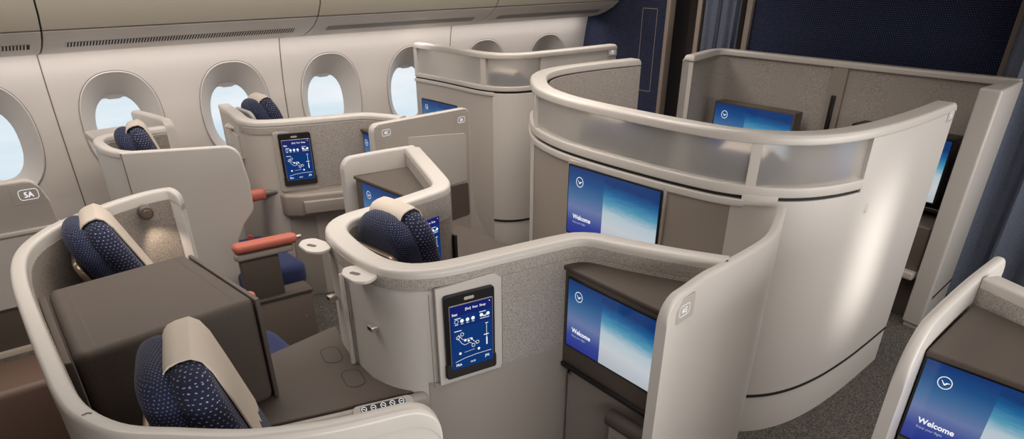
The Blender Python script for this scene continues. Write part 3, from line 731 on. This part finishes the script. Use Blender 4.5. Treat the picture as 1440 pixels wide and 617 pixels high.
# far side: matching cabinet and cream panel for the seat beyond
slab('television_cabinet', [(1.632, 3.165), (1.655, 2.56), (1.74, 2.57), (1.79, 2.68), (1.96, 3.13)], .62, 1.046, .004, .003, 'brown_frame', pod)
slab('shelf', [(1.622, 3.17), (1.645, 2.55), (1.735, 2.56), (1.78, 2.68), (1.97, 3.14)], 1.046, 1.064, .006, .006, 'brown_leather', pod)
PD = resample(spline([(1.585, 3.185), (1.70, 3.19), (1.85, 3.19), (2.01, 3.175)]), .03, .06)
wall('side_panel', PD, 0, 1.15, .04, 'cream', pod, r=.012, z1f=round_end(1.15, .06, .01))
slab('foot_console', [(1.76, 2.50), (2.36, 2.6), (2.36, 3.3), (2.02, 3.15)], 0, .62, .03, .012, 'brown', pod)
box('cabinet_edge', 1.715, 1.735, 2.445, 2.47, .5, .93, .006, 'black', pod)

tablet('tablet in the near wall of the centre pod, nearest the camera', Frame(fw1.p(.147, .915, .003), fw1.r, fw1.u))
fw2 = Frame((1.22, 2.345, 0), (.40, .088, 0), (0, 0, 1))
tablet('tablet half hidden behind the headrest in the middle of the photo', Frame(fw2.p(.325, .935, -.003), fw2.r, fw2.u))
fr4 = Frame((1.6295, 1.616, .756), (-.030, -.488, 0), (0, 0, 1)); monitor('Welcome screen beside the 4G sign, in a brown cabinet', Frame(fr4.p(0, 0, .003), fr4.r, fr4.u), .428, .264)
fr5 = Frame((1.633, 3.10, .79), (.0225, -.6, 0), (0, 0, 1)); monitor('Welcome screen partly hidden behind the headrest in the middle of the photo', Frame(fr5.p(0, 0, .003), fr5.r, fr5.u), .43, .255)
seat('navy headrest seat inside the centre pod, in the middle of the photo', 1.245, 2.185, 1.215, w=.315, lean=.24, cushion=None, yaw_=R(5))

# ------------------------------------------------------------------ tall frosted suite in the centre
big = thing('suite_shell', 'tall curved suite with a frosted glass band and a big screen, right of centre', 'suite', (3.1, 2.3, 0))
OB = [(3.93, 3.40), (3.55, 3.43), (3.2, 3.41), (2.95, 3.30), (2.75, 3.10), (2.60, 2.88), (2.51, 2.62), (2.475, 2.35), (2.465, 2.05), (2.47, 1.82), (2.495, 1.62), (2.565, 1.47), (2.68, 1.36), (2.84, 1.295), (3.05, 1.265), (3.3, 1.262), (3.55, 1.275), (3.86, 1.30)]
PB = resample(spline(OB), .03, .05); LB = lengths(PB)
def nb(q): return nearest(PB, q)
c0, c1, c2, c3, c4 = nb((2.62, 2.92)), nb((2.53, 1.53)), nb((2.515, 1.56)), nb((2.545, 1.50)), nb((3.0, 1.27))
wall('side_panel', seg(PB, 0, c0), 0, 1.12, .07, 'cream', big, r=.004)
wall('front_panel', seg(PB, c0 - .02, c2), 0, 1.12, .07, 'taupe', big, r=.004)
wall('aisle_panel', seg(PB, c2, c4), .215, 1.15, .07, 'cream', big, off=-.004, r=.004)
wall('aisle_door', seg(PB, c4 - .002, LB[-1]), .215, 1.375, .07, 'cream', big, off=-.004, r=.004)
wall('skirting_line', seg(PB, c2 + .01, LB[-1]), .202, .217, .06, 'slot', big, off=-.0065, r=.001)
wall('skirting', seg(PB, c2, LB[-1]), .0, .204, .07, 'cream', big, off=-.002, r=.002)
wall('ledge', seg(PB, 0, c2 + .05), 1.118, 1.150, .09, 'cream', big, off=-.012, r=.006, r0=.005)
wall('slot', seg(PB, .05, c4 - .004), 1.148, 1.168, .05, 'slot', big, off=.006, r=.001)
wall('glass_rail', seg(PB, .03, c4), 1.165, 1.205, .05, 'cream_gloss', big, off=-.008, r=.005, r0=.004)
wall('glass_rail_bracket', seg(PB, c1 - .02, c1 + .12), 1.13, 1.17, .05, 'cream_gloss', big, off=-.010, r=.003)
wall('frosted_pane', seg(PB, c0 - .55, c0 - .02), 1.20, 1.372, .008, 'frosted', big, off=.012, r=.001)
wall('frosted_pane', seg(PB, c0 + .01, c1), 1.20, 1.372, .008, 'frosted', big, off=.012, r=.001)
wall('frosted_pane', seg(PB, c1 + .01, c4), 1.20, 1.372, .008, 'frosted', big, off=.012, r=.001)
for s_ in (c0, c1 + .005):
    wall('glass_post', seg(PB, s_ - .02, s_ + .02), 1.17, 1.38, .04, 'cream_gloss', big, off=-.004, r=.004)
wall('side_panel', seg(PB, .0, c0 - .54), 1.14, 1.38, .05, 'cream', big, r=.004)
wall('top_rail', PB, 1.371, 1.41, .095, 'cream_gloss', big, off=-.008, r=.014, r0=.005, z1f=round_end(1.41, .02, .035))
wall('alcove_lining', seg(PB, .02, c0 - .4), .8, 1.37, .006, 'fabric', big, off=.10, r=.001)
sg = nb((3.80, 1.293)); pq = PB[min(range(len(PB)), key=lambda i: abs(LB[i] - sg))]
sign(Frame((pq.x, pq.y - .006, 1.357), (1, .07, 0), (0, 0, 1)), '2G', big, .022, .050)
sq = PB[min(range(len(PB)), key=lambda i: abs(LB[i] - nb((3.0, 1.27))))]
mk = Frame((3.07, 1.2585, 1.065), (1, 0, 0), (0, 0, 1))
multi('small_mark', [outline_marks(mk, rect(-.013, -.018, .013, .018), .0012), line(mk, [(-.008, -.012), (.008, -.012)], .003), line(mk, [(-.006, .0), (.006, .008)], .0015)], 'taupe', big)
frb = Frame((2.4585, 2.478, .776), (-.012, -.59, 0), (0, 0, 1))
plate('screen_surround', frb.at(.295, .17, -.012), rrect(-.315, -.195, .315, .190, .012), -.02, .004, .003, 'taupe_mid', big)
monitor('big Welcome screen under the frosted glass of the tall suite', Frame(frb.p(0, 0, .000), frb.r, frb.u), .590, .337)
slab('upper_console', [(2.62, 1.75), (3.2, 1.40), (3.86, 1.42), (3.86, 3.3), (3.1, 3.25), (2.66, 2.75)], .0, .55, .05, .01, 'taupe', big)
seat('blurred seat behind the left part of the tall suite glass', 2.98, 2.72, 1.22, w=.40, group='blurred seats behind frosted glass')
seat('blurred seat behind the mullion of the tall suite glass', 2.95, 1.82, 1.22, w=.40, group='blurred seats behind frosted glass')

# ------------------------------------------------------------------ front-row suite wall with two screens
fr_ = thing('front_suite_wall', 'pale suite wall lined in grey fabric, under the navy partition', 'suite', (4.7, 2.35, 0))
PF = resample(fillet([(4.32, 3.235), (4.86, 3.375), (4.875, 2.3), (4.80, 1.38)], [.04, .02]), .04, .03)
PF = resample(fillet([(4.33, 3.225), (4.86, 3.36), (4.875, 1.36)], [.10], 8), .04, .03)
wall('back_panel', PF, 0, 1.385, .05, 'cream', fr_, r=.003)
wall('fabric_lining', PF[2:], .45, 1.376, .006, 'fabric', fr_, off=-.007, r=.001)
wall('top_rail', PF, 1.372, 1.41, .075, 'cream_gloss', fr_, off=-.03, r=.014, r0=.004, z1f=round_end(1.41, .03, 0))
wall('wing_edge', PF[:3], 0, 1.40, .08, 'cream_gloss', fr_, off=-.03, r=.02, z1f=round_end(1.405, .03, 0))
box('centre_strip', 4.842, 4.868, 2.335, 2.44, .6, 1.372, .003, 'taupe', fr_)
box('centre_handle', 4.825, 4.845, 2.375, 2.405, .75, 1.20, .006, 'black', fr_)
slab('aisle_panel', [(4.40, 1.285), (4.86, 1.335), (4.86, 1.41), (4.42, 1.405)], .03, 1.405, .012, .012, 'cream', fr_)
slab('aisle_panel_foot', [(4.42, 1.305), (4.84, 1.35), (4.84, 1.40), (4.43, 1.395)], 0, .035, .004, .004, 'taupe_mid', fr_)
slab('skirting_line', [(4.46, 1.288), (4.865, 1.333), (4.865, 1.35), (4.46, 1.31)], .205, .220, 0, .002, 'slot', fr_)
slab('console_body', [(4.45, 1.42), (4.855, 1.42), (4.855, 3.2), (4.62, 3.2), (4.55, 2.4)], .34, .62, .01, .01, 'brown_frame', fr_)
slab('console_shelf', [(4.40, 1.42), (4.855, 1.42), (4.855, 3.2), (4.60, 3.2), (4.50, 2.4)], .300, .345, .01, .008, 'taupe_mid', fr_)
slab('console_base', [(4.55, 1.42), (4.855, 1.42), (4.855, 3.2), (4.65, 3.2)], 0, .30, 0, .004, 'brown', fr_)
slab('shelf_lip', [(4.62, 1.43), (4.855, 1.43), (4.855, 2.2), (4.70, 2.2)], .66, .685, .01, .006, 'black', fr_)
f6 = Frame((4.665, 3.185, .71), (0, -1, 0), (0, 0, 1)); monitor('dark-framed Welcome screen on the left half of the front fabric wall', Frame(f6.p(0, 0, 0), f6.r, f6.u), .63, .362, .10, .012, 'brown_frame')
f7 = Frame((4.655, 2.125, .71), (0, -1, 0), (0, 0, 1)); monitor('sliver of a screen between the tall suite door and the front right panel', Frame(f7.p(0, 0, 0), f7.r, f7.u), .60, .362, .16, .012, 'black')

# ------------------------------------------------------------------ window suite with frosted glass
ws = thing('suite_shell', 'frosted window suite at the back, carrying the 2A sign', 'suite', (3.8, 4.6, 0))
OW = [(3.315, 5.17), (3.328, 4.95), (3.332, 4.72), (3.325, 4.50), (3.325, 4.33), (3.36, 4.19), (3.44, 4.10), (3.56, 4.055), (3.8, 4.04), (4.1, 4.04), (4.47, 4.045)]
PW = resample(spline(OW), .03, .04); LW = lengths(PW)
def nw(q): return nearest(PW, q)
d0, d1, d2, d3 = nw((3.327, 4.62)), nw((3.35, 4.22)), nw((3.67, 4.045)), nw((3.60, 4.05))
wall('front_panel', seg(PW, 0, d1), 0, 1.13, .06, 'taupe_mid', ws, r=.003)
wall('aisle_panel', seg(PW, d1, LW[-1]), .205, 1.145, .06, 'cream', ws, off=-.006, r=.003)
wall('skirting_line', seg(PW, d1, LW[-1]), .190, .207, .05, 'slot', ws, off=-.008, r=.001)
wall('skirting', seg(PW, d1, LW[-1]), 0, .192, .06, 'cream', ws, off=-.004, r=.002)
wall('ledge', seg(PW, 0, d1 + .01), 1.125, 1.150, .07, 'cream', ws, off=-.010, r=.005, r0=.004)
wall('slot', PW[2:-2], 1.147, 1.165, .04, 'slot', ws, off=.005, r=.001)
wall('glass_rail', seg(PW, 0.005, d2 + .05), 1.160, 1.190, .045, 'cream_gloss', ws, off=-.006, r=.004, r0=.004)
wall('frosted_pane', seg(PW, .02, nw((3.33, 4.30))), 1.185, 1.372, .008, 'frosted', ws, off=.012, r=.001)
wall('frosted_pane', seg(PW, nw((3.33, 4.30)) + .01, d2), 1.185, 1.372, .008, 'frosted', ws, off=.012, r=.001)
for s_ in (.012, nw((3.33, 4.30)) + .005, d2 + .012):
    wall('glass_post', seg(PW, max(0, s_ - .025), s_ + .025), 1.165, 1.38, .036, 'cream_gloss', ws, off=-.003, r=.004)
wall('upper_aisle_panel', seg(PW, d2 + .01, LW[-1]), 1.14, 1.38, .05, 'cream', ws, off=-.002, r=.003)
wall('top_rail', PW, 1.372, 1.41, .075, 'cream_gloss', ws, off=-.010, r=.014, r0=.005, z1f=round_end(1.41, .015, .02))
sign(Frame((4.42, 4.0375, 1.362), (1, 0, 0), (0, 0, 1)), '2A', ws, .026, .062)
slab('upper_console', [(3.40, 4.3), (3.6, 4.14), (4.46, 4.12), (4.46, 5.12), (3.40, 5.12)], 0, .6, .03, .01, 'taupe', ws)
f8 = Frame((3.322, 5.10, .735), (.012, -.50, 0), (0, 0, 1)); monitor('Welcome screen under the frosted glass of the window suite', Frame(f8.p(0, 0, .004), f8.r, f8.u), .47, .262)
seat('blurred seat behind the right pane of the window suite', 3.72, 4.52, 1.22, w=.42, group='blurred seats behind frosted glass')

# ------------------------------------------------------------------ row-three window pod with tablet
p3 = thing('seat_pod', 'taupe window pod with a tablet, in front of the middle windows', 'seat pod', (2.0, 4.5, 0))
R3 = [(1.685, 5.03), (1.675, 4.98), (1.64, 4.73), (1.60, 4.50), (1.605, 4.40), (1.645, 4.335), (1.77, 4.275), (1.98, 4.215), (2.19, 4.160), (2.255, 4.12), (2.31, 4.03), (2.375, 3.885)]
P3 = resample(spline(R3), .03, .03); L3 = lengths(P3)
def n3(q): return nearest(P3, q)
wall('shell', P3, 0, 1.12, .075, 'taupe_mid', p3, off=-.0375, r=.002)
wall('rail', P3, 1.122, 1.15, .079, 'cream_gloss', p3, off=-.0395, r=.014)
wall('fabric_band', offset_path(seg(P3, n3((1.60, 4.45)), n3((2.20, 4.155))), -.0375), 1.075, 1.113, -.004, 'fabric', p3, r=.001)
wall('fabric_panel', offset_path(seg(P3, n3((1.92, 4.232)), n3((2.22, 4.14))), -.0375), .735, 1.113, -.005, 'fabric', p3, r=.001)
wall('shelf_lining', offset_path(seg(P3, n3((2.22, 4.14)), L3[-1] + 1), -.0375), 1.0, 1.113, -.004, 'fabric', p3, r=.001)
f3 = Frame((1.62, 4.28, 0), (.56, -.16, 0), (0, 0, 1))
plate('tablet_surround', f3.at(.185, .915, 0), rrect(-.125, -.19, .125, .172, .02), -.012, .006, .003, 'taupe_mid', p3)
slab('lower_ledge', [(1.66, 4.32), (2.24, 4.15), (2.30, 4.09), (2.28, 3.98), (2.2, 4.0), (1.74, 4.16), (1.67, 4.22)], .57, .715, .03, .02, 'taupe', p3)
slab('ledge_recess', [(1.76, 4.155), (2.2, 4.03), (2.2, 3.985), (1.752, 4.125)], .60, .675, .004, .004, 'lower_grey', p3)
slab('lower_wall', [(1.66, 4.36), (2.28, 4.16), (2.28, 4.10), (1.70, 4.25)], 0, .58, 0, .003, 'lower_grey', p3)
slab('television_cabinet', [(2.205, 4.11), (2.205, 3.845), (2.37, 3.85), (2.30, 3.99)], .6, 1.046, .003, .003, 'brown_frame', p3)
slab('shelf', [(2.195, 4.13), (2.195, 3.84), (2.37, 3.85), (2.30, 4.0), (2.24, 4.10)], 1.046, 1.064, .005, .006, 'brown_leather', p3)
tr = slab('cocktail_tray', [(1.555, 4.72), (1.60, 4.60), (1.63, 4.60), (1.65, 4.78), (1.60, 4.80)], 1.055, 1.073, .03, .006, 'cream_gloss', p3)
wall('wardrobe_panel', offset_path(seg(P3, n3((1.665, 4.9)), n3((1.605, 4.52))), -.038), .70, 1.04, -.008, 'cream', p3, r=.003)
lt = plate('latch', Frame((1.548, 4.50, .91), (0, -1, 0), (0, 0, 1)), rrect(-.016, -.009, .016, .009, .006), -.03, .012, .003, 'metal', p3)
tablet('tablet in the taupe pod in front of the middle windows', Frame(f3.p(.185, .922, .006), f3.r, f3.u), .195, .31)
f9 = Frame((2.202, 4.085, .79), (0, -1, 0), (0, 0, 1)); monitor('narrow glimpse of a screen left of the 4C sign', Frame(f9.p(0, 0, .003), f9.r, f9.u), .24, .25)
seat('navy headrest seat with two pale rivets, behind the window pod rail', 1.79, 4.74, 1.215, w=.32, plate_mat='shade', rivets=True)

pp = thing('aisle_divider', 'upright taupe divider carrying the 4C and 3A signs', 'divider', (2.45, 3.82, 0))
fd = Frame((2.16, 3.79, 0), (.61, .09, 0), (0, 0, 1))
plate('panel', fd, round_poly([(-.06, 0), (1.02, 0), (.955, .12), (.80, .40), (.762, .62), (.757, 1.14), (-.06, 1.15)], [.002, .02, .05, .3, .1, .05, .05]), -.05, 0, .008, 'cream', pp)
plate('face', fd, round_poly([(-.058, .3), (.735, .3), (.745, 1.138), (-.055, 1.146)], [.01, .01, .045, .045]), -.004, .003, .002, 'taupe_mid', pp)
plate('inset_panel', fd, round_poly([(.2, .66), (.705, .668), (.712, .985), (.2, 1.04)], [.004, .004, .035, .01]), -.002, .006, .003, 'cream', pp)
plate('pocket', fd, round_poly([(.3, .42), (.722, .425), (.715, .655), (.3, .67)], [.004, .02, .02, .004]), -.002, .010, .004, 'pocket', pp)
sign(fd.at(.035, 1.093, .003), '4C', pp, .026, .066, rrect(-.085, -.055, .07, .04, .004))
sign(fd.at(.672, 1.075, .003), '3A', pp, .026, .066, rrect(-.06, -.05, .065, .045, .004))

# ------------------------------------------------------------------ row-four window seat: shell, wing, seat
p4 = thing('seat_shell', 'cream window seat shell with a notched aisle wing, left of centre', 'seat shell', (1.0, 4.1, 0))
R4 = [(1.15, 4.575), (1.0, 4.575), (.87, 4.56), (.785, 4.51), (.742, 4.42), (.73, 4.30), (.735, 4.17), (.765, 4.06), (.82, 3.975)]
P4 = resample(spline(R4), .03, .03)
wall('ring_shell', P4, 0, 1.12, .05, 'cream', p4, r=.002)
wall('ring_rail', P4, 1.12, 1.15, .056, 'cream_gloss', p4, off=-.003, r=.014)
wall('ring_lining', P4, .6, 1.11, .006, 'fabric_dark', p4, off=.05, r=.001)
f4 = Frame((.765, 3.985, 0), (.55, -.205, 0), (0, 0, 1))
wg = round_poly([(0, 0), (.475, 0), (.475, .33), (.462, .46), (.462, .62), (.515, .72), (.583, .80), (.588, .95), (.565, 1.15), (0, 1.158)], [.002, .02, .1, .1, .12, .1, .08, .08, .075, .004])
plate('aisle_wing', f4, wg, -.034, 0, .010, 'cream', p4)
slab('side_ledge', [(.79, 4.56), (1.04, 4.58), (1.04, 5.0), (.80, 4.97)], 1.06, 1.098, .01, .006, 'taupe_mid', p4)
slab('ledge_support', [(.85, 4.58), (1.04, 4.58), (1.04, 4.98), (.87, 4.95)], 0, 1.06, .01, .006, 'taupe_mid', p4)
PE = resample([(1.13, 5.17), (1.165, 4.98), (1.20, 4.72)], .03, .04)
wall('wing_end', PE, .8, 1.15, .06, 'cream_gloss', p4, r=.016, z1f=round_end(1.15, .01, .05))
seat('small navy headrest seat in the cream shell by the second window', .905, 4.30, 1.225, w=.27, lean=.28, cushion=(1.16, 1.545, 3.72, 4.38, .455), yaw_=R(-14))
ar = thing('armrest', 'salmon armrest in front of the blue seat, beside the cream wing', 'armrest', (1.3, 3.6, .1), 'salmon armrests')
slab('pad', [(1.10, 3.585), (1.435, 3.56), (1.455, 3.60), (1.435, 3.64), (1.10, 3.665)], .643, .692, .03, .020, 'salmon', ar)
slab('under_pad', [(1.10, 3.60), (1.42, 3.575), (1.42, 3.635), (1.10, 3.655)], .60, .64, .02, .01, 'lower_grey', ar)
slab('side_panel', [(1.12, 3.61), (1.33, 3.595), (1.34, 3.635), (1.12, 3.65)], .35, .61, .01, .004, 'brown', ar)
tube('pivot', [(1.44, 3.60, .665), (1.475, 3.598, .665)], .012, 'metal', ar)
b4 = thing('storage_box', 'brown storage box on the floor below the salmon armrest', 'storage box', (1.35, 3.6, 0))
slab('cabinet', [(1.02, 3.60), (1.475, 3.565), (1.485, 3.68), (1.02, 3.71)], 0, .345, .006, .006, 'brown_mid', b4)
slab('top_rim', [(1.02, 3.59), (1.48, 3.555), (1.49, 3.70), (1.02, 3.72)], .345, .362, .006, .005, 'brown', b4)
plate('button', Frame((1.42, 3.5685, .20), (1, -.07, 0), (0, 0, 1)), [Vector(q) for q in disc(0, 0, .006)], -.002, .003, .001, 'metal', b4)
a2 = thing('armrest', 'salmon armrest tip right of the cream wing, with a grey tube', 'armrest', (1.6, 4.3, .6), 'salmon armrests')
slab('pad', [(1.36, 4.28), (1.575, 4.275), (1.59, 4.31), (1.575, 4.345), (1.36, 4.35)], .69, .755, .025, .022, 'salmon', a2)
tube('tube', [(1.56, 4.31, .725), (1.73, 4.295, .722)], .019, 'tube', a2)
a3 = thing('armrest', 'small salmon armrest tip at the corner of the dark console box', 'armrest', (.9, 3.0, .5), 'salmon armrests')
slab('pad', [(.74, 2.985), (.955, 2.975), (.97, 3.0), (.955, 3.03), (.74, 3.035)], .64, .685, .02, .018, 'salmon', a3)
box('post', .915, .94, 2.99, 3.01, .44, .642, .003, 'leather', a3)
sb = tag(slab('seat_belt', [(1.345, 4.07), (1.368, 4.065), (1.37, 4.075), (1.347, 4.08)], .455, .565, .003, .002, 'red'), 'red seat belt strap standing up behind the salmon armrest', 'seat belt')

# ------------------------------------------------------------------ row-five window side at the left edge
p5 = thing('window_console', 'taupe window-side console carrying the 5A sign, at the left edge', 'console', (.1, 3.9, 0))
f5 = Frame((0, 3.73, 0), (1, 0, 0), (0, 0, 1))
plate('panel', f5, round_poly([(-.9, .93), (.39, .93), (.385, 1.05), (.345, 1.155), (-.9, 1.165)], [.002, .02, .05, .06, .002]), -.05, 0, .010, 'taupe_mid', p5)
plate('panel_lower', f5, round_poly([(-.9, .60), (.46, .60), (.455, .88), (.39, .94), (-.9, .95)], [.002, .01, .02, .02, .002]), -.06, .004, .006, 'cream', p5)
plate('ledge', f5, rect(-.9, .925, .40, .945), -.05, .014, .006, 'cream_gloss', p5)
sign(f5.at(.309, 1.093, 0), '5A', p5, .032, .078, round_poly([(-.066, -.04), (.065, -.042), (.05, .02), (.02, .05), (-.066, .047)], .004))
plate('dark_recess', f5, rect(-.9, .40, .40, .60), -.08, -.01, .004, 'brown', p5)
plate('pale_strip', f5, rect(-.9, .372, .40, .402), -.06, .006, .004, 'leather', p5)
ot = tag(box('ottoman', -.9, .34, 3.38, 3.725, .0, .365, .03, 'tan_leather'), 'brown leather footrest block below the 5A console', 'footrest')

# ------------------------------------------------------------------ right-hand seat unit in the foreground
k = thing('seat_pod', 'pale pod in the lower right corner with fabric strip and brown screen cabinet', 'seat pod', (2.1, .4, 0))
PK = resample(spline([(1.83, .522), (1.95, .537), (2.05, .549), (2.2, .563), (2.35, .575), (2.5, .583), (2.66, .590)]), .03, .06)
wall('aisle_panel', PK, 0, 1.15, .035, 'cream', k, r=.014, z1f=round_end(1.155, .14, .05))
PK2 = resample([(2.40, .575), (2.335, .43), (2.24, .16), (2.16, -.1)], .04)
wall('back_panel', PK2, 0, 1.13, .06, 'cream', k, r=.002)
wall('back_rail', PK2, 1.118, 1.15, .066, 'cream_gloss', k, off=-.003, r=.008)
wall('back_lining', PK2, .9, 1.119, -.005, 'weave', k, r=.001)
slab('television_cabinet', [(1.965, .533), (1.965, -.16), (2.17, -.1), (2.36, .55)], .62, 1.052, .004, .003, 'brown_frame', k)
slab('shelf', [(1.953, .534), (1.953, -.16), (2.17, -.1), (2.37, .565), (2.33, .565)], 1.052, 1.072, .005, .006, 'brown_leather', k)
slab('lower_cabinet', [(2.0, .50), (2.0, -.16), (2.2, -.1), (2.36, .52)], 0, .62, 0, .004, 'lower_grey', k)
f10 = Frame((1.962, .526, .787), (0, -1, 0), (0, 0, 1)); monitor('Welcome screen in the lower right corner of the photo', Frame(f10.p(0, 0, .003), f10.r, f10.u), .46, .260)

# ------------------------------------------------------------------ curtains
def curtain(label, x, y0, y1, folds, amp, z0, z1, ph=0):
    n_ = folds * 12; zs = [z0 + (z1 - z0) * j / 12 for j in range(13)]; V, F = [], []
    for off in (0, .006):
        for z in zs:
            for i in range(n_ + 1):
                u = i / n_; a = u * folds * 2 * math.pi + ph
                V.append((x + off + amp * (math.sin(a) + .35 * math.sin(2.3 * a + z)) * (.8 + .2 * math.sin(z * 2 + i * .05)), y0 + (y1 - y0) * u + .015 * math.sin(a * .5 + z), z))
    m_ = n_ + 1; h = m_ * 13
    for j in range(12):
        for i in range(n_):
            q = (j * m_ + i, j * m_ + i + 1, (j + 1) * m_ + i + 1, (j + 1) * m_ + i); F.append(q); F.append(tuple(w + h for w in q[::-1]))
    for i in range(n_): F.append((i, i + 1, i + 1 + h, i + h))
    for j in range(12):
        a = j * m_; F.append((a, a + m_, a + m_ + h, a + h)); a = j * m_ + n_; F.append((a, a + m_, a + m_ + h, a + h))
    return tag(obj('curtain', V, F, 'curtain', smooth=True), label, 'curtain', 'navy aisle curtains')
curtain('navy blue curtain in the doorway left of the centre partition', 5.24, 3.47, 3.80, 4, .022, .05, 2.26)
curtain('navy blue curtain filling the right edge of the photo', 5.06, -.35, 1.50, 8, .06, .04, 2.26, .6)
